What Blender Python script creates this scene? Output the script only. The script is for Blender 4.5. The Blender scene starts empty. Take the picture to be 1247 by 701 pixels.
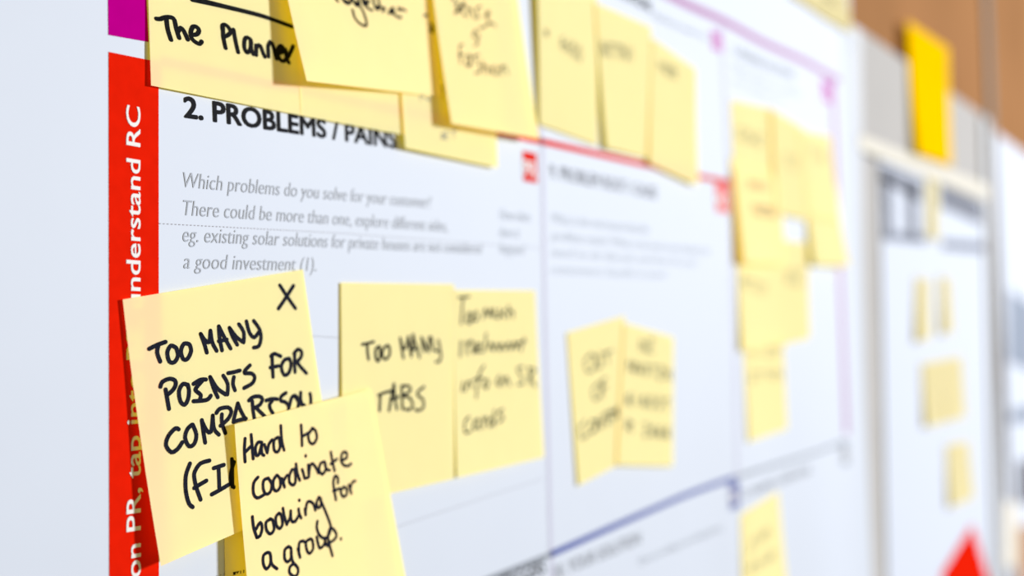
import bpy, math, random
from mathutils import Vector, Matrix
from mathutils.bvhtree import BVHTree

# ------------------------------------------------------------------ camera, world, light, exposure
SC = bpy.context.scene
COL = SC.collection
W, H = 1247.0, 701.0
F = 1609.63                       # focal length in pixels
YAW, PITCH, ROLL = 0.502745, 0.019451, -0.033239
DIST = 0.27407                    # camera to wall plane
EYE = Vector((0.0, -DIST, 1.5))
fw = Vector((math.cos(YAW) * math.cos(PITCH), math.sin(YAW) * math.cos(PITCH), math.sin(PITCH)))
r0 = fw.cross(Vector((0, 0, 1))).normalized()
u0 = r0.cross(fw)
RT = r0 * math.cos(ROLL) + u0 * math.sin(ROLL)
UP = u0 * math.cos(ROLL) - r0 * math.sin(ROLL)

cam = bpy.data.cameras.new('camera')
cam.sensor_width = 36.0
cam.lens = F / W * 36.0
cam.clip_start = 0.01
cam.clip_end = 60
cam.dof.use_dof = True
cam.dof.focus_distance = 0.392
cam.dof.aperture_fstop = 5.7
cam_ob = bpy.data.objects.new('camera', cam)
COL.objects.link(cam_ob)
m = Matrix((RT, UP, -fw)).transposed().to_4x4()
m.translation = EYE
cam_ob.matrix_world = m
SC.camera = cam_ob

world = bpy.data.worlds.new('room_light')
SC.world = world
world.use_nodes = True
world.node_tree.nodes['Background'].inputs[0].default_value = (1.0, 0.85, 0.48, 1)
world.node_tree.nodes['Background'].inputs[1].default_value = 0.58

win = bpy.data.lights.new('window_daylight', 'AREA')
win.shape = 'RECTANGLE'
win.size, win.size_y = 1.4, 1.4
win.energy = 3700
win.color = (0.82, 0.875, 1.0)
win_ob = bpy.data.objects.new('window_daylight', win)
COL.objects.link(win_ob)
win_ob.location = (0.6 + 9.0, -8.7, 1.5 + 1.7)
win_ob.rotation_euler = (Vector((0.6, 0, 1.5)) - win_ob.location).to_track_quat('-Z', 'Y').to_euler()

SC.view_settings.view_transform = 'Standard'
SC.view_settings.look = 'None'
SC.view_settings.gamma = 1
SC.view_settings.exposure = 0.0
SC.view_settings.use_curve_mapping = False

# ------------------------------------------------------------------ helpers
def lin(c):
    return tuple((x / 255 / 12.92) if x / 255 <= 0.04045 else ((x / 255 + 0.055) / 1.055) ** 2.4 for x in c)

def mat(name, rgb, rough=0.8, noise=0.0, scale=40.0, translucent=None, fac=0.0, spec=0.2):
    mt = bpy.data.materials.new(name)
    mt.use_nodes = True
    nt = mt.node_tree
    bs = nt.nodes['Principled BSDF']
    bs.inputs['Roughness'].default_value = rough
    bs.inputs['Specular IOR Level'].default_value = spec
    c = tuple(x * (0.80 if not translucent else 1.0) for x in lin(rgb))
    if noise > 0:
        tc = nt.nodes.new('ShaderNodeTexCoord')
        nz = nt.nodes.new('ShaderNodeTexNoise')
        nz.inputs['Scale'].default_value = scale
        nz.inputs['Detail'].default_value = 4
        rp = nt.nodes.new('ShaderNodeValToRGB')
        rp.color_ramp.elements[0].position = 0.3
        rp.color_ramp.elements[1].position = 0.7
        rp.color_ramp.elements[0].color = tuple(x * (1 - noise) for x in c) + (1,)
        rp.color_ramp.elements[1].color = tuple(min(1, x * (1 + noise)) for x in c) + (1,)
        nt.links.new(tc.outputs['Object'], nz.inputs['Vector'])
        nt.links.new(nz.outputs['Fac'], rp.inputs['Fac'])
        nt.links.new(rp.outputs['Color'], bs.inputs['Base Color'])
    else:
        bs.inputs['Base Color'].default_value = c + (1,)
    if translucent:
        tr = nt.nodes.new('ShaderNodeBsdfTranslucent')
        tr.inputs['Color'].default_value = translucent + (1,)
        mx = nt.nodes.new('ShaderNodeMixShader')
        mx.inputs['Fac'].default_value = fac
        nt.links.new(bs.outputs[0], mx.inputs[1])
        nt.links.new(tr.outputs[0], mx.inputs[2])
        nt.links.new(mx.outputs[0], nt.nodes['Material Output'].inputs['Surface'])
    return mt

def mesh_obj(name, verts, faces, material, parent=None, smooth=False):
    me = bpy.data.meshes.new(name)
    me.from_pydata([tuple(v) for v in verts], [], faces)
    me.materials.append(material)
    if smooth:
        for p in me.polygons:
            p.use_smooth = True
    me.update()
    ob = bpy.data.objects.new(name, me)
    COL.objects.link(ob)
    if parent:
        ob.parent = parent
        ob.matrix_parent_inverse = parent.matrix_world.inverted()
    return ob

def tag(ob, label=None, cat=None, group=None, kind=None):
    if label: ob['label'] = label
    if cat: ob['category'] = cat
    if group: ob['group'] = group
    if kind: ob['kind'] = kind
    return ob

def at(px, py, h=0.0, back=0.0):
    """point of the sight line through a photo pixel on the plane h in front of the wall"""
    d = fw + RT * ((px - W / 2) / F) - UP * ((py - H / 2) / F)
    t = (-h + back - EYE.y) / d.y
    return EYE + d * t

# the poster paper buckles gently towards its far end
U_A = at(877, 30).x
U_B = at(974, 78).x
LAM = U_B - U_A
def wave(u):
    s = min(1.0, max(0.0, (u - U_A + 0.6 * LAM) / (0.5 * LAM)))
    return 0.0009 * s * (1 + math.cos(2 * math.pi * (u - U_A) / LAM))
PAPER = 0.0006
def on_poster(px, py, lift=0.0):
    h = PAPER + lift
    p = at(px, py, h)
    for _ in range(4):
        p = at(px, py, PAPER + lift + wave(p.x))
    return p
def poster_y(u, lift=0.0):
    return -(PAPER + lift + wave(u))

BACK = 0.014                       # the wooden wall lies a little behind the white one
def sheet_faces(nx, nz, off=0):
    f = []
    for j in range(nz):
        for i in range(nx):
            a = off + j * (nx + 1) + i
            f.append((a, a + 1, a + nx + 2, a + nx + 1))
    return f

def patch(name, pix, material, parent, lift=0.0001, n=10, fn=None):
    """printed patch on the poster: pix = TL, TR, BR, BL pixels"""
    fn = fn or on_poster
    tl, tr, br, bl = [fn(*p, lift) for p in pix]
    vs = []
    for j in range(3):
        t = j / 2
        for i in range(n + 1):
            s = i / n
            a = tl.lerp(tr, s).lerp(bl.lerp(br, s), t)
            if fn is on_poster:
                a.y = poster_y(a.x, lift)
            vs.append(a)
    f = [tuple(reversed(q)) for q in sheet_faces(n, 2)]
    return mesh_obj(name, vs, f, material, parent)

def strip(name, pix, wmm, material, parent, lift=0.00012, dash=None):
    """printed rule along pixel points, wmm wide"""
    pts = [on_poster(*p, lift) for p in pix]
    vs, fs = [], []
    hw = wmm / 2000
    segs = []
    for a, b in zip(pts, pts[1:]):
        L = (b - a).length
        if dash:
            n = int(L / dash)
            for k in range(n):
                segs.append((a.lerp(b, k / n), a.lerp(b, (k + 0.45) / n)))
        else:
            n = max(1, int(L / 0.005))
            for k in range(n):
                segs.append((a.lerp(b, k / n), a.lerp(b, (k + 1) / n)))
    for a, b in segs:
        d = Vector((b.x - a.x, 0, b.z - a.z)).normalized()
        nrm = Vector((-d.z, 0, d.x)) * hw
        k = len(vs)
        for q in (a - nrm, b - nrm, b + nrm, a + nrm):
            q.y = poster_y(q.x, lift)
            vs.append(q)
        fs.append((k, k + 1, k + 2, k + 3))
    return mesh_obj(name, vs, fs, material, parent)

def text_mesh(name, lines, material, parent, lift=0.00014, bold=0.0, shear=0.0, yfn=None, fn=None):
    """printed lettering: lines = (string, start pixel, end pixel, cap height in mm)"""
    fn = fn or on_poster
    yfn = yfn or poster_y
    vs, fs = [], []
    for s, p0, p1, cap in lines:
        cu = bpy.data.curves.new('lettering', 'FONT')
        cu.body = s
        cu.size = 1.0
        cu.offset = min(bold, 0.0)
        cu.shear = shear
        cu.fill_mode = 'FRONT'
        cu.resolution_u = 4
        tmp = bpy.data.objects.new('lettering', cu)
        COL.objects.link(tmp)
        dg = bpy.context.evaluated_depsgraph_get()
        me = bpy.data.meshes.new_from_object(tmp.evaluated_get(dg))
        xs = [v.co.x for v in me.vertices]
        x0, x1 = min(xs), max(xs)
        a, b = fn(*p0, lift), fn(*p1, lift)
        d = Vector((b.x - a.x, 0, b.z - a.z))
        L = d.length
        d.normalize()
        nrm = Vector((-d.z, 0, d.x))
        sx = L / (x1 - x0)
        sy = cap / 1000 / 0.70
        shifts = [(0, 0)] if bold <= 0 else [(bold * i, bold * j) for i, j in ((-1, 0), (1, 0), (0, -1), (0, 1), (-.7, -.7), (.7, .7), (-.7, .7), (.7, -.7))]
        for si, (ox, oy) in enumerate(shifts):
            k = len(vs)
            for v in me.vertices:
                q = a + d * ((v.co.x - x0 + ox) * sx) + nrm * ((v.co.y + oy) * sy)
                q.y = yfn(q.x, lift) - 4e-6 * si
                vs.append(q)
            for p in me.polygons:
                fs.append(tuple(k + i for i in p.vertices))
        bpy.data.objects.remove(tmp)
        bpy.data.meshes.remove(me)
        bpy.data.curves.remove(cu)
    return mesh_obj(name, vs, fs, material, parent)

# ---- pen strokes
def parse(spec):
    out = []
    for s in spec.split(';'):
        pts = [tuple(float(c) for c in p.split(',')) for p in s.split()]
        if pts: out.append(pts)
    return out

def smooth_line(p, n=6):
    if len(p) < 3:
        return list(p)
    out = []
    e = [p[0]] + list(p) + [p[-1]]
    for i in range(1, len(e) - 2):
        a, b, c, d = e[i - 1], e[i], e[i + 1], e[i + 2]
        for k in range(n):
            t = k / n
            out.append(tuple(0.5 * (2 * b[j] + (c[j] - a[j]) * t + (2 * a[j] - 5 * b[j] + 4 * c[j] - d[j]) * t * t
                                    + (3 * b[j] - a[j] - 3 * c[j] + d[j]) * t ** 3) for j in (0, 1)))
    out.append(p[-1])
    return out

def ink_mesh(lines, wx, wz, height):
    """lines: lists of (x, z) on the wall, nib wx by wz metres, height(x, z) -> y"""
    vs, fs = [], []
    def put(x, z):
        vs.append((x, height(x, z), z))
        return len(vs) - 1
    for ln in lines:
        q = [(x / wx, z / wz) for x, z in ln]
        r = 0.5
        for i, c in enumerate(q):
            if i in (0, len(q) - 1) or i % 3 == 0:
                ring = [put((c[0] + r * math.cos(k * math.pi / 5)) * wx, (c[1] + r * math.sin(k * math.pi / 5)) * wz) for k in range(10)]
                fs.append(tuple(ring))
        for a, b in zip(q, q[1:]):
            dx, dz = b[0] - a[0], b[1] - a[1]
            L = math.hypot(dx, dz)
            if L < 1e-6: continue
            nx, nz = -dz / L * r, dx / L * r
            fs.append((put((a[0] - nx) * wx, (a[1] - nz) * wz), put((b[0] - nx) * wx, (b[1] - nz) * wz),
                       put((b[0] + nx) * wx, (b[1] + nz) * wz), put((a[0] + nx) * wx, (a[1] + nz) * wz)))
    return vs, fs

def word(x0, y0, x1, y1, hgt, n, seed):
    """a few letter-like loops between two pixels (writing too blurred to read)"""
    rnd = random.Random(seed)
    out = []
    for k in range(n):
        t0, t1 = k / n, (k + 0.72) / n
        ax, ay = x0 + (x1 - x0) * t0, y0 + (y1 - y0) * t0
        bx, by = x0 + (x1 - x0) * t1, y0 + (y1 - y0) * t1
        kind = rnd.choice('oniztre')
        if kind == 'o':
            out.append([(ax, ay - hgt * .5), ((ax + bx) / 2, ay - hgt), (bx, by - hgt * .5), ((ax + bx) / 2, by), (ax, ay - hgt * .5)])
        elif kind == 'n':
            out.append([(ax, ay), (ax, ay - hgt), (bx, by), (bx, by - hgt)])
        elif kind == 'i':
            out.append([((ax + bx) / 2, ay), ((ax + bx) / 2, by - hgt)])
        elif kind == 'z':
            out.append([(ax, ay - hgt), (bx, by - hgt), (ax, ay), (bx, by)])
        elif kind == 't':
            out.append([(ax, ay - hgt * .9), (bx, by - hgt)])
            out.append([((ax + bx) / 2, ay - hgt), ((ax + bx) / 2, by)])
        elif kind == 'r':
            out.append([(ax, ay), (ax, ay - hgt), (bx, by - hgt * .8), (ax, ay - hgt * .5), (bx, by)])
        else:
            out.append([(bx, by - hgt), (ax, ay - hgt * .6), (bx, by - hgt * .45), (ax, ay - hgt * .2), (bx, by)])
    return out

# ------------------------------------------------------------------ materials
M_wall = mat('white_wall_paint', (181, 186, 194), 0.7, 0.015, 6)
M_wood = mat('brown_wood', (148, 106, 70), 0.8, 0.12, 3, spec=0.0)
M_seam = mat('panel_seam', (80, 64, 30), 0.7)
M_grey = mat('grey_felt', (164, 160, 155), 0.9, 0.03, 20)
M_frame = mat('light_aluminium_trim', (165, 166, 168), 0.45, 0.02, 12)
M_paper = mat('poster_paper', (183, 188, 197), 0.6, 0.006, 30)
M_sheet = mat('white_sheet', (183, 188, 198), 0.7, 0.006, 20)
M_red = mat('red_print', (202, 26, 6), 0.65, 0.05, 220, spec=0.0)
M_mag = mat('magenta_print', (165, 0, 118), 0.65, 0.03, 200, spec=0.0)
M_pur = mat('purple_print', (150, 88, 140), 0.65)
M_blue = mat('blue_print', (36, 56, 132), 0.65)
M_lil = mat('lilac_rule_print', (172, 170, 186), 0.65)
M_gln = mat('grey_rule_print', (118, 123, 130), 0.65)
M_txt = mat('black_print', (18, 18, 22), 0.8, spec=0.05)
M_gtx = mat('grey_print', (140, 144, 151), 0.6)
M_ltx = mat('pale_grey_print', (166, 172, 182), 0.6)
M_dot = mat('dotted_rule_print', (144, 140, 146), 0.6)
M_wht = mat('white_print', (205, 200, 195), 0.6)
M_navy = mat('navy_print', (36, 42, 62), 0.6)
M_tape = mat('cream_tape', (186, 178, 158), 0.6, 0.02, 30)
M_ink = mat('marker_ink', (14, 16, 30), 0.8, spec=0.05)
M_blk = mat('black_marker_ink', (8, 8, 9), 0.8, spec=0.05)
M_note = mat('yellow_note_paper', (255, 249, 192), 0.75, 0.012, 60, (1.0, 0.72, 0.0), 0.55, 0.0)
M_pale = mat('pale_yellow_note_paper', (205, 195, 150), 0.75, 0.02, 60, (1.0, 0.7, 0.1), 0.3, 0.0)
M_orange = mat('deep_yellow_note_paper', (232, 184, 0), 0.7, 0.04, 40, (1.0, 0.72, 0.0), 0.3, 0.0)

# ------------------------------------------------------------------ room shell
def box(name, x0, x1, y0, y1, z0, z1, material, parent=None):
    v = [(x, y, z) for x in (x0, x1) for y in (y0, y1) for z in (z0, z1)]
    f = [(0, 1, 3, 2), (4, 6, 7, 5), (0, 4, 5, 1), (2, 3, 7, 6), (0, 2, 6, 4), (1, 5, 7, 3)]
    return mesh_obj(name, v, f, material, parent)

X_END = at(1050, 400).x
tag(box('wall_left', -0.6, X_END, 0.0, 0.10, 0.0, 2.6, M_wall), kind='structure')
X_SEAM = at(1202, 60, 0, BACK).x
tag(box('wall_right', X_END, 4.2, BACK, BACK + 0.09, 0.0, 2.6, M_wood), kind='structure')
tag(box('trim_1', X_SEAM - 0.024, X_SEAM + 0.024, BACK - 0.003, BACK, 0.0, 2.6, M_seam), kind='structure')
fl = mat('grey_carpet', (120, 118, 116), 0.95, 0.1, 60)
tag(box('floor', -0.6, 4.2, -3.0, 0.10, -0.05, 0.0, fl), kind='structure')

# ------------------------------------------------------------------ poster with printed canvas
PX0, PX1 = at(-70, 350).x, at(1036, 400).x
PZ0, PZ1 = 1.5 - 0.42, 1.5 + 0.42
NX = 240
vs = []
for yoff in (0.0, 0.0004):
    for z in (PZ0, PZ1):
        for i in range(NX + 1):
            x = PX0 + (PX1 - PX0) * i / NX
            vs.append((x, poster_y(x) + yoff, z))
n1 = NX + 1
fs = []
for i in range(NX):
    fs.append((i, i + 1, n1 + i + 1, n1 + i))
    fs.append((2 * n1 + i, 3 * n1 + i, 3 * n1 + i + 1, 2 * n1 + i + 1))
    fs.append((i, 2 * n1 + i, 2 * n1 + i + 1, i + 1))
    fs.append((n1 + i, n1 + i + 1, 3 * n1 + i + 1, 3 * n1 + i))
fs.append((0, n1, 3 * n1, 2 * n1))
fs.append((NX, 2 * n1 + NX, 3 * n1 + NX, n1 + NX))
poster = mesh_obj("canvas_poster", vs, fs, M_paper)
tag(poster, 'large white printed planning poster with red side stripe, covered in yellow notes', 'poster')

P = poster
def zline(px, py0, py1):          # a true vertical of the poster through a pixel
    x = on_poster(px, py0).x
    return x
tag(patch('magenta_stripe', [(131.4, -30), (177.5, -22), (181, 51), (132, 42.5)], M_mag, P), 'magenta stripe at the top left')
tag(patch('red_stripe', [(132.3, 63), (193.2, 75.5), (193.6, 740), (133.2, 740)], M_red, P), 'red stripe with white lettering')
text_mesh('stripe_lettering', [('on PR, tap into BE, understand RC', (171.2, 701), (170.6, 131), 5.4)], M_wht, P, 0.0002, 0.012)
strip('red_rule', [(193, 75), (430, 124), (661.4, 172.5), (785, 200.3), (893, 223)], 2.8, M_red, P)
strip('blue_rule', [(670.3, 674.8), (755, 637.2), (829, 605), (894, 581)], 3.0, M_blue, P)
strip('grey_rule', [(560, 719), (603.9, 701), (670.3, 674.8)], 2.4, M_gln, P)
strip('grey_rule', [(894, 581), (960, 561), (1030, 537)], 2.4, M_gln, P)
strip('purple_rule', [(700, -62), (1022, 97)], 5.2, M_pur, P)
strip('purple_rule', [(1014, 97), (1031, 528)], 11.0, M_pur, P)
strip('lilac_rule', [(660.5, 174), (664.2, 400), (669, 580), (671, 673)], 3.2, M_lil, P)
strip('lilac_rule', [(672, 676), (673, 720)], 3.2, M_lil, P)
strip('lilac_rule', [(652, -20), (659, 172)], 3.2, M_lil, P)
strip('lilac_rule', [(878, 30), (888, 220)], 4.5, M_lil, P)
strip('lilac_rule', [(889, 225), (894, 400), (898, 580)], 4.5, M_lil, P)
strip('dotted_rule', [(194, 272), (420, 284), (600, 298), (660, 302)], 0.28, M_dot, P, 0.00012, 0.0016)
strip('dotted_rule', [(194, 396), (413, 411), (655, 420)], 0.28, M_dot, P, 0.00012, 0.0016)
strip('dotted_rule', [(194, 720), (478, 643), (619, 596), (664, 582)], 0.28, M_dot, P, 0.00012, 0.0016)

text_mesh('heading', [('2. PROBLEMS / PAINS', (225.3, 142.3), (482.3, 180.3), 6.2)], M_txt, P, 0.00014, 0.03)
text_mesh('body_text', [
    ('Which problems do you solve for your customer?', (224, 228), (525.5, 253.5), 4.7),
    ('There could be more than one, explore different sides,', (224, 262), (545, 282), 4.7),
    ('eg. existing solar solutions for private houses are not considered', (223, 294), (587.4, 309), 4.7),
    ('a good investment (1).', (224, 326.7), (385.6, 330), 4.7)], M_gtx, P, 0.00014, -0.006, 0.22)
text_mesh('side_text', [('How often', (609, 267), (646, 270), 4.7), ('does it', (609, 288), (633, 290), 4.7),
                        ('happen?', (609, 308), (640, 310), 4.7)], M_ltx, P, 0.00014, 0.0, 0.2)
text_mesh('heading', [('9. PROBLEM ROOT / CAUSE', (670, 216), (800, 242), 6.3)], mat('dark_grey_print', (78, 80, 86), 0.6), P, 0.00014, 0.01)
text_mesh('body_text', [
    ('What is the real reason that this', (672, 271), (790, 284), 4.7),
    ('problem exists? What is the back story behind the', (672, 292), (864, 310), 4.7),
    ('need to do this job, and how do your', (672, 312), (850, 324), 4.7),
    ('customers handle it now?', (672, 333), (812, 339), 4.7)], M_ltx, P, 0.00014, 0.0, 0.2)
text_mesh('heading', [('10. YOUR SOLUTION', (676, 705), (780, 661), 6.0)], mat('mid_grey_print', (115, 118, 124), 0.6), P, 0.00014, 0.01)
text_mesh('body_text', [('If you are working on an existing business', (778, 688), (880, 645), 4.0)], M_ltx, P, 0.00014, 0.0, 0.2)
text_mesh('heading', [('3. TRIGGERS', (597, 725), (664, 697), 6.0)], M_txt, P, 0.00014, 0.012)
text_mesh('heading', [('8. CHANNELS of BEHAVIOR', (905, 608), (987, 576), 5.5)], bpy.data.materials['mid_grey_print'], P, 0.00014, 0.006)
text_mesh('heading', [('5. AVAILABLE SOLUTIONS', (893, 65), (967, 97), 6.0)], bpy.data.materials['mid_grey_print'], P, 0.00014, 0.01)
text_mesh('heading', [('6. CUSTOMER LIMITATIONS', (690, -35), (793, 15), 6.0)], M_txt, P, 0.00014, 0.012)
text_mesh('body_text', [('What limits your customers to act', (796, 22), (862, 49), 4.2)], M_ltx, P, 0.00014, 0.0, 0.2)
text_mesh('body_text', [('Which solutions are available', (893, 84), (975, 118), 4.2), ('to the customer now', (893, 100), (955, 126), 4.2)], M_ltx, P, 0.00014, 0.0, 0.2)

def badge(pix, material, letters, base, cap):
    b = patch('letter_badge', pix, material, P, 0.00016, 2)
    text_mesh('badge_letters', [(letters, base[0], base[1], cap)], M_wht, b, 0.00026, 0.02)
    return b
tag(badge([(636.5, 183.5), (653.5, 187), (654.5, 223), (637.5, 220)], M_red, 'PR', ((638.0, 213.5), (653, 216.5)), 7.0), 'red letter badge')
tag(badge([(871, 222), (888, 225), (889, 260), (872, 257)], mat('soft_red_print', (200, 60, 50), 0.65), 'RC', ((873, 248), (887, 250)), 6.0), 'pale red letter badge')
tag(badge([(866, 36), (879, 42), (880, 64), (867, 59)], mat('strong_purple_print', (166, 40, 150), 0.65), 'CL', ((868, 54), (878, 57)), 4.2), 'purple letter badge')
tag(badge([(1000, 96), (1012, 102), (1014, 127), (1002, 122)], bpy.data.materials['strong_purple_print'], 'AS', ((1002, 117), (1012, 120)), 4.2), 'purple letter badge')
tag(badge([(888, 588), (900, 584), (901, 617), (889, 621)], mat('soft_blue_print', (56, 66, 130), 0.65), 'SL', ((889.5, 611), (900, 607)), 6.0), 'blue letter badge')
tag(badge([(1024, 541), (1032, 538), (1034, 564), (1026, 567)], M_gln, 'CH', ((1026, 560), (1033, 557)), 6.0), 'grey letter badge')

# ------------------------------------------------------------------ sticky notes
GRP = 'yellow sticky notes on the planning poster'
def note(label, corners, lifts, base, writing=None, ink=M_ink, nib=(1.5, 1.15), material=None, curl=1.8, group=GRP, back=0.0, cat='sticky note'):
    """corners TL, TR, BR, BL in photo pixels; lifts in mm off the paper at the same corners"""
    hs = [(base + l) / 1000 for l in lifts]
    if back == 0.0:
        c = [at(*p, PAPER + h) for p, h in zip(corners, hs)]
        c = [at(*p, PAPER + h + wave(q.x)) for p, h, q in zip(corners, hs, c)]
    else:
        c = [at(*p, h, back) for p, h in zip(corners, hs)]
    tl, tr, br, bl = c
    n = 14
    vs = []
    for j in range(n + 1):
        t = j / n
        for i in range(n + 1):
            s = i / n
            p = tl.lerp(tr, s).lerp(bl.lerp(br, s), t)
            top = hs[0] * (1 - s) + hs[1] * s
            bot = hs[3] * (1 - s) + hs[2] * s
            tt = t ** curl
            lift = top * (1 - tt) + bot * tt
            p.y = poster_y(p.x, lift) if back == 0.0 else back - lift
            vs.append(p)
    org = (tl + tr) / 2
    fsn = [tuple(reversed(q)) for q in sheet_faces(n, n)]
    me = bpy.data.meshes.new('sticky_note')
    me.from_pydata([tuple(v - org) for v in vs], [], fsn)
    me.materials.append(material or M_note)
    for p in me.polygons: p.use_smooth = True
    ob = bpy.data.objects.new('sticky_note', me)
    COL.objects.link(ob)
    ob.location = org
    tag(ob, label, cat, group)
    if writing:
        bvh = BVHTree.FromPolygons(vs, fsn)
        hmean = sum(hs) / 4
        def height(x, z):
            hit = bvh.ray_cast(Vector((x, -1, z)), Vector((0, 1, 0)))
            if hit[0] is None:
                hit = bvh.find_nearest(Vector((x, -hmean, z)))
            return hit[0].y - 0.00008
        lines = []
        for ln in writing:
            o = []
            for px, py in smooth_line(ln):
                d = (fw + RT * ((px - W / 2) / F) - UP * ((py - H / 2) / F)).normalized()
                hit = bvh.ray_cast(EYE, d)
                if hit[0] is not None:
                    o.append((hit[0].x, hit[0].z))
                elif len(o) > 1:
                    lines.append(o); o = []
            if o: lines.append(o)
        if lines:
            v2, f2 = ink_mesh(lines, nib[0] / 1000, nib[1] / 1000, height)
            h = mesh_obj('handwriting', [Vector(v) - org for v in v2], f2, ink)
            h.parent = ob
    return ob

def tr(ox, oy, s, spec):
    return [[(ox + x / s, oy + y / s) for x, y in ln] for ln in parse(spec)]

PLANNER = tr(180, 0, 6.235, """65,143 95,144 130,132 175,132 200,150 215,215 237,288;140,140 150,220 175,302;228,240 250,212 275,240 302,300;
330,264 372,260 388,230 370,205 340,205 325,250 335,295 370,325 395,332 408,315;570,210 572,280 590,365;566,225 566,195 585,188 610,205 628,240 610,265 580,278;
650,225 665,310 685,397;780,300 755,285 735,300 732,360 750,398 775,380 785,320;780,305 785,370 800,412;822,345 822,418;822,370 835,345 855,350 870,390 887,432;
912,360 915,430;912,350 930,318 950,345 965,400 977,447;985,405 1020,395 1025,360 1005,348 985,380 992,430 1015,462 1045,455 1060,410;1045,375 1055,440 1070,475;1060,440 1085,390 1103,350;1005,360 1000,395;1030,375 1045,400 1050,425;
330,-12 440,12 560,42 740,86 870,120 980,160 1092,202;335,-2 600,56 870,124 1092,200""")
TOGETHER = tr(390, 0, 7.7875, """205,-40 215,0 240,28 270,34 290,5 270,-30;240,5 265,20;305,-10 330,42 355,52 370,10;340,20 355,40;350,-60 370,40 405,110 432,185 437,235 415,245 370,220 325,165 305,95;305,95 312,120;
400,-20 410,40 440,42 460,5;415,0 445,15;420,20 440,70 490,98;500,-30 510,45 540,92;520,75 560,60 600,85;550,-10 560,60 545,90;545,75 575,65 600,95;610,75 590,108;645,125 680,115 690,75 668,95 690,130 720,152 750,168 765,160;690,85 700,130;660,105 700,110;740,75 745,98 770,85 808,102;
150,-5 165,12;985,150 1010,142;1045,225 1080,290 1115,345;1050,290 1085,260 1100,310;1060,240 1060,300 1110,320;1085,265 1120,320;1040,290 1060,280""")
FASHION = tr(540, 0, 6.375, """60,-10 110,20 90,50 130,75 85,105;150,15 130,60 85,100;150,60 165,25 140,50 150,110 175,125;185,50 195,125;190,80 215,70 235,135;290,50 255,70 270,130 245,140;320,130 355,110 350,85 330,110 345,160 400,195;405,205 370,180 300,215 275,215;
250,235 225,270 255,300 275,280 250,240;255,300 270,330 240,355;150,345 125,365 130,490;115,430 155,420;205,425 180,445 175,510 205,500 210,430 215,515;275,425 235,440 270,490 285,550 245,570;300,470 315,570;310,520 335,510 345,570;365,520 370,570;395,510 380,545 400,580 430,560 415,515;445,510 450,580;450,530 475,510 500,575""")
POINTS = tr(170, 330, 5.654, """965,97 1015,175 1072,256;1059,100 1005,185 955,258;65,535 120,508 178,487;128,515 120,560 141,622;250,527 215,513 190,560 205,622 240,625 264,580 252,530;340,502 305,500 284,550 300,605 330,602 354,550 345,508;
420,432 445,500 462,560;420,432 447,472 478,488 487,410;487,410 500,490 530,548;545,380 550,460 567,545;545,380 580,450 626,532;545,482 600,470;618,390 640,450 672,506;618,390 665,452 715,490;716,490 716,420 683,365;735,345 755,420 787,456 820,420;785,342 825,400 835,460 820,515 785,526""")
POINTS += tr(180, 410, 5.938, """90,360 105,325 155,303 195,315 200,350 175,390 135,422;128,380 140,450 152,520;290,350 255,340 225,390 235,465 265,490 290,450 297,390 288,345;330,340 380,310 420,308;395,315 348,370 348,390 382,420 375,455;330,465 400,460 435,450 455,425;
450,290 475,370 505,436;450,290 500,370 562,416;575,416 577,340 545,280;580,262 620,255 665,243;622,290 615,340 630,386;738,205 705,240 700,262 750,265 772,292 755,335 695,370;897,130 900,200 905,290;890,140 915,122 960,140;885,222 945,210;1025,160 990,165 965,215 985,275 1020,258 1035,195 1020,155;
1063,110 1060,180 1064,255;1056,122 1085,90 1112,110 1105,150 1070,185;1075,175 1100,212 1146,262;495,550 520,520 580,510 603,540 580,592 525,642;535,560 535,620 560,695;650,480 635,540 620,600;650,480 675,540 705,595;618,615 665,600 710,590;
730,460 760,435 805,430 828,450 810,490 770,512;755,465 760,530 770,590;780,510 810,540 845,575;855,460 895,448 935,450;900,460 880,490 885,520 905,555;998,405 965,430 960,460 990,470 1015,495 1018,530;1085,510 1090,460 1065,425 1040,440 1025,490 1015,530;1105,402 1105,455 1122,505;1065,430 1100,480 1132,495;1172,410 1178,440 1177,485""")
POINTS += tr(190, 490, 5.39, """148,175 125,170 80,220 65,280 100,325 140,305 172,260;235,145 205,175 190,230 215,285 250,270 264,210 240,145;300,115 310,190 322,262;300,120 330,180 360,190 372,85;372,85 380,170 412,210;222,400 195,480 195,580 215,660 240,685;
350,380 290,400 255,450 250,490 265,560 292,636;250,560 290,535 330,512;378,430 445,408;410,420 415,560;365,602 420,572 478,537;497,370 500,480 500,550;512,390 490,460 490,520 510,555""")
HARD = tr(285, 500, 6.375, """85,215 80,300 85,395;132,185 140,280 148,372;85,322 140,265;215,245 185,245 165,290 172,345 195,332 215,255;212,265 215,330 232,345;235,262 257,325;258,320 270,260 295,225;340,205 310,230 310,300 335,320 357,280 350,210;362,115 370,230 388,305;
520,110 525,200 527,270;525,200 590,165;612,135 577,180 585,240 615,255 642,210 632,155 605,135;185,515 152,560 150,640 180,676 230,652;265,522 230,540 225,600 245,645 280,630 292,570 265,522;330,500 305,540 305,600 330,622 357,590 357,530 335,500;370,525 392,592;387,580 385,540 412,500;
450,455 430,500 430,555 460,576 477,540 470,450;480,412 490,480 510,540;528,455 540,492 547,522 572,518;575,420 580,512;580,500 590,430 610,410 640,450 652,482;555,347 556,353;700,395 670,410 660,460 685,492 712,450 705,400;705,420 720,455 742,460;750,320 765,400 780,465;750,412 795,375;830,385 872,365 872,325 842,325 830,380 850,420 885,427 907,410;
805,560 805,520 785,505 770,560 790,690;770,622 820,602;850,590 828,625 845,665 872,650 872,605 850,590;890,575 910,640;900,612 915,560 940,543""")
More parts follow.
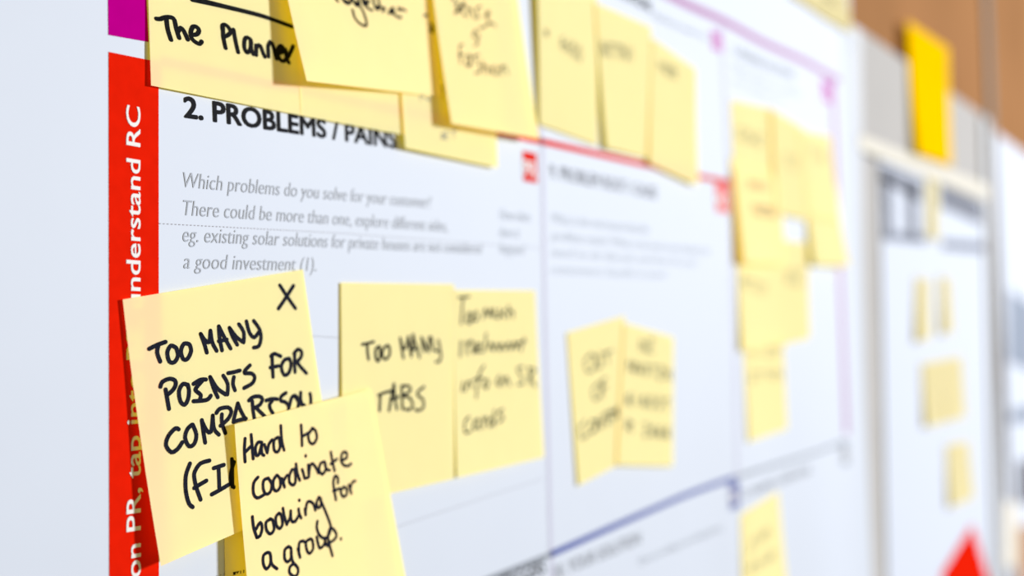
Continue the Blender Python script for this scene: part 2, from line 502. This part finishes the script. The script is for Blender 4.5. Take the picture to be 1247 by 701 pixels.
HARD += tr(285, 590, 6.3125, """140,245 150,330 175,405;165,345 200,290 215,330 200,390 175,405;280,263 245,290 250,350 280,377 307,340 297,275 275,262;345,218 320,250 325,310 350,336 372,300 362,235 345,218;375,180 385,240 405,305;405,302 430,250 435,200;435,200 437,260 452,286 478,270;495,185 500,220 515,255;470,282 500,230;500,117 501,121;545,185 550,230;548,212 560,140 585,128 610,150 625,195;
650,98 633,140 645,177 665,160 667,110 650,95;665,120 700,200 735,290 742,335 725,390 690,410 655,385 635,330 640,280;255,520 225,545 225,610 250,646 280,600 277,530 255,520;280,550 290,610 330,645;420,475 390,500 388,565 410,592 437,560 437,490 415,475;437,520 450,590 490,640 485,690 455,702 425,672 430,630 455,608;490,490 507,557;498,530 500,450 525,432 545,440;585,415 553,440 558,500 580,527 607,490 602,430 585,415;
635,400 645,450 660,487 690,460 702,410;702,410 702,450 722,470;720,400 735,470 756,545;720,400 735,340 762,340 787,385 765,425 700,462;820,413 821,418""")
TABS = tr(425, 390, 5.392, """85,158 125,150 162,140;120,155 120,200 127,255;195,170 175,190 175,245 190,268 205,230 200,170;255,165 225,185 220,235 240,255 265,225 265,175 250,163;335,115 345,180 356,247;335,115 355,182 375,172 388,105;388,105 400,180 408,235;420,90 415,160 408,230;420,95 440,170 462,242;415,190 452,180;475,110 490,205;475,110 522,206;522,206 527,110;540,110 555,190 582,200;585,130 602,220 595,265 570,272;
193,490 230,475 285,460;205,490 200,592;295,415 280,490 262,592;295,420 300,500 313,582;270,525 325,500;345,430 350,582;345,430 390,430 402,460 350,495;350,495 400,510 417,560 390,587 368,580;492,435 455,465 450,490 485,520 487,570 452,592 433,582""")
INFO = tr(550, 350, 3.69, """30,45 80,40;50,50 42,165;75,110 65,150 85,160 85,115;100,110 95,145 115,145 112,105;140,140 150,95 165,130 175,95 185,135;190,95 200,135 215,130 215,95;240,100 225,120 240,135;255,80 255,135;255,110 275,105 275,135;40,240 38,310;65,240 70,300;70,260 90,235;95,245 98,295 115,250;110,280 130,260 115,250 115,290 135,285;155,205 145,290;165,275 175,245 185,285 200,250 215,285 225,250 240,280 255,245 265,280 280,245 290,275 300,250;325,225 310,285;290,250 332,240;
50,425 45,465;60,465 75,420 90,450;145,350 120,400 110,495;95,415 140,405;155,410 140,440 160,450 165,415;215,395 200,425 215,440 228,405;235,440 245,400 262,440;320,355 295,365 310,395 320,430 295,435;345,360 350,435;345,360 375,370 350,400;350,400 377,445;80,580 60,600 60,650 85,645;115,590 95,610 100,635 120,620 118,590 125,635;140,580 145,630;145,600 160,580;180,585 165,600 172,625 188,600 190,550 192,620;230,545 210,560 232,585 210,605""")
CONTEXT = tr(690, 380, 3.186, """95,160 70,190 80,230 105,220 105,170 95,160;115,165 118,215 135,205 130,155;140,160 178,148;155,155 160,200;130,270 100,300 110,340 135,310 130,270;155,255 140,265 138,330;140,295 155,288;70,420 50,450 60,490 82,475;95,420 85,460 105,465 112,425 95,420;115,460 120,410 135,450 140,400;150,390 157,435;142,398 178,378;165,440 168,395 188,385;168,412 182,408;185,370 205,410;200,365 188,412""")

# top row, from left to right
note('yellow note reading The Planner below a black line, top left', [(176, -205), (353, -172), (369, 141), (184, 104)], (0, 0, .6, 1.1), 0.2, PLANNER, M_blk, (2.0, 1.3))
note('yellow note whose lower strip shows beside the Planner note', [(352, -160), (476, -140), (493.5, 165), (366.5, 140.5)], (0, 0, 1.2, .4), 0.5)
note('yellow note with scribbled X marks low under the top row, left of the red badge', [(476, -120), (592, -88), (606.5, 204.5), (493.5, 180)], (0, 0, 1.0, 1.6), 1.2,
     word(512, 122, 528, 122, 6, 1, 4) + word(537, 112, 548, 135, 8, 2, 5) + word(537, 170, 560, 168, 10, 2, 6), mat('faded_ink', (120, 112, 70), 0.6), (0.7, 0.6))
note('yellow note lifting off the row with the word together at its upper edge', [(318, -190), (499, -182), (538.5, 118), (373.7, 98.5)], (0, 0, 0.6, 6.8), 1.6, TOGETHER, M_blk, (1.6, 1.05))
note('yellow note ending in the word fashion, curling over the red rule', [(515, -122), (617, -112), (657, 169.5), (550, 150.5)], (0, 0, 3.6, 4.6), 3.2, FASHION, mat('thin_pen_ink', (34, 32, 26), 0.8, spec=0.0), (1.0, 0.75))
note('yellow note with a pale T word, tall above the left end of the red rule', [(653, -62), (727, -18), (728, 177), (657, 151)], (2.5, 0, 0.8, 0.8), 0.5,
     word(664, 44, 668, 44, 8, 1, 1) + word(682, 58, 710, 76, 16, 4, 2), bpy.data.materials['thin_pen_ink'], (0.8, 0.6))
note('yellow note with one dark word, middle of three above the red rule', [(725, 3), (793.5, 33), (792, 194), (739, 180)], (0.5, 0, 0.5, 2.0), 0.8,
     word(733, 68, 774, 75, 17, 5, 3), bpy.data.materials['thin_pen_ink'], (1.1, 0.8))
note('yellow note hanging across the red rule, last of three above it', [(795, 46), (848, 84), (851, 226), (791, 199)], (0, 0, 2.0, 1.5), 1.2,
     word(800, 84, 826, 98, 12, 4, 7), bpy.data.materials['thin_pen_ink'], (1.0, 0.7))

# lower left cluster
note('yellow note, mostly hidden, in shadow behind the two big notes at the lower left', [(272, 560), (430, 520), (447, 790), (277, 850)], (0, 0, 1.0, .5), 0.2,
     word(284, 699, 299, 696, 2, 4, 9), M_ink, (0.4, 0.35))
note('large yellow note reading TOO MANY POINTS FOR COMPARISON with an X in its corner', [(149.5, 364.5), (369, 328), (408, 596), (196, 689)], (0.3, 0, .5, 4.0), 0.8, POINTS, M_ink, (1.75, 1.3))
note('yellow note reading TOO MANY TABS beside the comparison note', [(415, 344), (553, 346), (553, 582.5), (418, 614)], (0.2, 0, 1.8, 0.8), 0.4, TABS, bpy.data.materials['black_marker_ink'], (1.5, 1.05), curl=1.0)
note('yellow note in thin pen starting Too much and ending in the word cards', [(553.5, 353), (651.5, 353.6), (662.5, 556.5), (556.5, 581.5)], (0.2, 0, 1.0, 2.5), 0.4, INFO, bpy.data.materials['thin_pen_ink'], (1.25, 0.9))
note('yellow note reading Hard to coordinate booking for a group, overlapping the comparison note', [(285.6, 516.5), (452, 473), (503, 752), (311, 810)], (2.6, 0.6, 1.5, 6.0), 1.6, HARD, M_ink, (1.5, 1.1), curl=1.4)

# pair in the middle cell
note('yellow note tilted left, with three short words, one of a pair in the middle cell', [(690.5, 405), (761, 384), (754, 565), (704.5, 591)], (0.2, 0, 1.0, 0.8), 0.3, CONTEXT, bpy.data.materials['thin_pen_ink'], (1.3, 0.9))
note('yellow note with four blurred lines of writing, right one of the middle pair', [(760.5, 393), (820.5, 410.5), (819.5, 567.5), (752, 566)], (0, 0, 0.6, 1.2), 0.9,
     word(780, 428, 798, 428, 14, 2, 21) + word(765, 452, 819, 463, 13, 6, 22) + word(762, 492, 818, 500, 14, 6, 23) + word(763, 524, 774, 526, 12, 1, 24) + word(783, 530, 818, 534, 14, 4, 25), bpy.data.materials['thin_pen_ink'], (1.2, 0.8))

# far column
PEN = bpy.data.materials['thin_pen_ink']
note('yellow note with a faint scrawl under the purple rule, top left of the far cluster', [(889.5, 121), (941, 132), (946, 268), (896, 254)], (0, 0, .3, .3), 0.2, word(898, 168, 930, 180, 14, 5, 31), PEN, (0.9, 0.7))
note('yellow note darkened by shade at the left edge of the far cluster', [(889.5, 192), (940, 206), (952, 318), (894, 321)], (0, 0, 0, 0), 0.7)
note('yellow note lifting off the darker note in the far cluster, two lines of writing', [(894, 205), (950, 217), (958, 322), (906, 320)], (0.5, 0, 1.5, 4), 1.5, word(910, 230, 940, 234, 12, 4, 32) + word(914, 262, 946, 266, 14, 5, 33), PEN, (1.1, 0.9), curl=1.2)
note('yellow note at the top middle of the far cluster above the white gap', [(940, 132), (978, 155), (984, 268), (946, 258)], (0, 0, 1, 1), 1.8, word(955, 205, 974, 210, 18, 3, 34), PEN, (0.9, 0.7))
note('yellow note touching the purple border at the top right of the far cluster', [(974, 158), (1011.5, 166), (1023, 270), (984, 262)], (0, 0, 2, 1), 2.2, word(985, 195, 1006, 198, 15, 3, 35), PEN, (0.9, 0.7))
note('yellow note curling outward over the purple border, lower right of the far cluster', [(981, 222), (1019, 228), (1035, 324), (992, 322)], (0, 0, 6, 4), 1.0, word(988, 232, 1012, 256, 20, 3, 36), PEN, (1.0, 0.8))
note('yellow note below the lifted note, in the lower half of the far cluster', [(898, 308), (951, 312), (954, 416), (904, 427)], (0, 0, 1, 2), 0.5, word(905, 350, 936, 362, 14, 4, 37), PEN, (0.9, 0.7))
note('yellow note under the white gap, right of the lower far notes', [(950, 292), (984, 296), (987, 412), (953, 420)], (0, 0, 1, 1), 0.4, word(958, 346, 980, 346, 16, 3, 38), PEN, (0.9, 0.7))
note('yellow note hanging lowest in the far cluster with two lines of writing', [(905, 408), (954, 402), (959, 522), (912, 538)], (0, 0, 1, 1), 0.3, word(912, 434, 952, 432, 10, 4, 39) + word(914, 464, 954, 460, 10, 5, 40), PEN, (0.9, 0.7))
note('yellow note alone below the grey rule at the far bottom of the poster', [(902, 626), (948, 598), (962, 742), (909, 772)], (0, 0, 1, 2), 0.4, word(914, 672, 938, 650, 12, 4, 41) + word(914, 698, 945, 678, 10, 4, 42), PEN, (0.9, 0.7))
note('cream note at the very top of the poster above the purple corner', [(960, -120), (1022, -80), (1038, 40), (966, -4)], (0, 0, 2, 2), 0.4, word(1004, 6, 1022, 8, 12, 2, 43), PEN, (1.5, 1.2), material=M_pale)

# ------------------------------------------------------------------ far wall: grey board, second poster, bright note
def bpt(px, py, lift=0.0):
    return at(px, py, lift, BACK)
def slab(name, pix, thick, material, front, parent=None):
    """sheet standing proud of the wooden wall: front = distance of its face from that wall"""
    a = [at(*p, front, BACK) for p in pix]
    b = [Vector((p.x, BACK - front + thick, p.z)) for p in a]
    f = [(3, 2, 1, 0), (4, 5, 6, 7)] + [(i, (i + 1) % 4, 4 + (i + 1) % 4, 4 + i) for i in range(4)]
    return mesh_obj(name, a + b, f, material, parent)
board = slab('pin_board', [(1040, 30), (1198, 141), (1222, 1060), (1050, 940)], 0.006, M_grey, 0.008)
tag(board, 'grey pin board on the brown wall behind the second poster', 'board')
slab('edge_trim', [(1198, 141), (1206, 147), (1228, 1068), (1219, 1058)], 0.010, M_frame, 0.012, board)
slab('edge_trim', [(1037, 28), (1049, 36.5), (1058, 960), (1046, 935)], 0.010, M_frame, 0.012, board)

post2 = slab('wall_poster', [(1071, 190), (1200, 246), (1213, 900), (1084, 850)], 0.0006, M_sheet, 0.0095)
tag(post2, 'second white poster with dark header boxes and small notes, right of the large poster', 'poster')
def on2(px, py, lift=0.0):
    return at(px, py, 0.0097 + lift, BACK)
def flat(name, pix, material, parent, lift=0.0002):
    v = [on2(*p, lift) for p in pix]
    return mesh_obj(name, v, [(3, 2, 1, 0)], material, parent)
for q in ([(1073, 200), (1122, 222), (1122, 246), (1073, 220)], [(1074, 212), (1086, 217), (1088, 290), (1077, 287)],
          [(1103, 224), (1115, 230), (1117, 292), (1105, 289)], [(1076, 281), (1128, 286), (1128, 297), (1076, 292)],
          [(1145, 222), (1195, 246), (1196, 274), (1146, 252)], [(1147, 291), (1201, 295), (1201, 308), (1148, 303)]):
    flat('header_box', q, M_navy if q[0][1] < 250 else mat('slate_rule_print', (84, 90, 106), 0.65), post2)
flat('red_emblem', [(1184, 638), (1209, 722), (1155, 740), (1146, 700)], M_red, post2)
G2 = 'small pale notes on the second poster'
tp = slab('masking_tape', [(1046, 163), (1204, 226), (1204, 246), (1046, 181)], 0.0004, M_tape, 0.0125)
tag(tp, 'cream strip of masking tape along the top of the second poster', 'tape')
def small(label, pix, seed):
    return note(label, pix, (0, 0, 2, 3), 10.8, None, material=M_pale, group=G2, back=BACK)
small('narrow pale note in the second poster, left one of the top two', [(1116, 337), (1132, 339), (1134, 412), (1118, 417)], 1)
small('narrow pale note in the second poster, right one of the top two', [(1145, 335), (1158, 338), (1162, 405), (1149, 407)], 2)
small('pale note in the middle of the second poster, left one of the touching two', [(1123, 442), (1149, 437), (1154, 514), (1129, 520)], 3)
small('pale note in the middle of the second poster, right one of the touching two', [(1148, 437), (1172, 433), (1177, 508), (1153, 514)], 4)
small('pale note low on the second poster just above the red emblem', [(1153, 541), (1180, 536), (1187, 606), (1158, 618)], 5)
note('narrow cream note between the dark header boxes of the second poster', [(1129, 216), (1142, 222), (1144, 292), (1131, 290)], (0, 0, 1, 1), 11.2, None, material=M_pale, group=G2, back=BACK)
note('bright orange-yellow note on the brown wall above the second poster', [(1105, 25), (1155, 59), (1159, 202), (1118, 186)], (0, 0, 3, 6), 9.5, None, material=M_orange, group=None, back=BACK)

post3 = slab('paper_sheet', [(1213, 160), (1330, 250), (1330, 900), (1222, 820)], 0.0006, M_sheet, 0.003)
tag(post3, 'white paper sheet with dark pictures at the right edge of the photo', 'paper')
def on3(px, py, lift=0.0):
    return at(px, py, 0.0032 + lift, BACK)
for nm, q, mt in (('dark_picture', [(1228, 352), (1300, 400), (1300, 470), (1228, 440)], mat('slate_print', (96, 108, 126), 0.6)),
                  ('dark_picture', [(1230, 500), (1300, 480), (1300, 510), (1230, 515)], bpy.data.materials['slate_print']),
                  ('dark_picture', [(1240, 560), (1300, 560), (1300, 615), (1240, 612)], mat('black_picture_print', (28, 26, 40), 0.6)),
                  ('beige_picture', [(1224, 610), (1238, 612), (1238, 690), (1224, 690)], mat('beige_print', (200, 190, 168), 0.6)),
                  ('brown_picture', [(1240, 640), (1300, 640), (1300, 720), (1240, 720)], mat('ochre_print', (150, 100, 40), 0.6))):
    mesh_obj(nm, [on3(*p, 0.0002) for p in q], [(3, 2, 1, 0)], mt, post3)
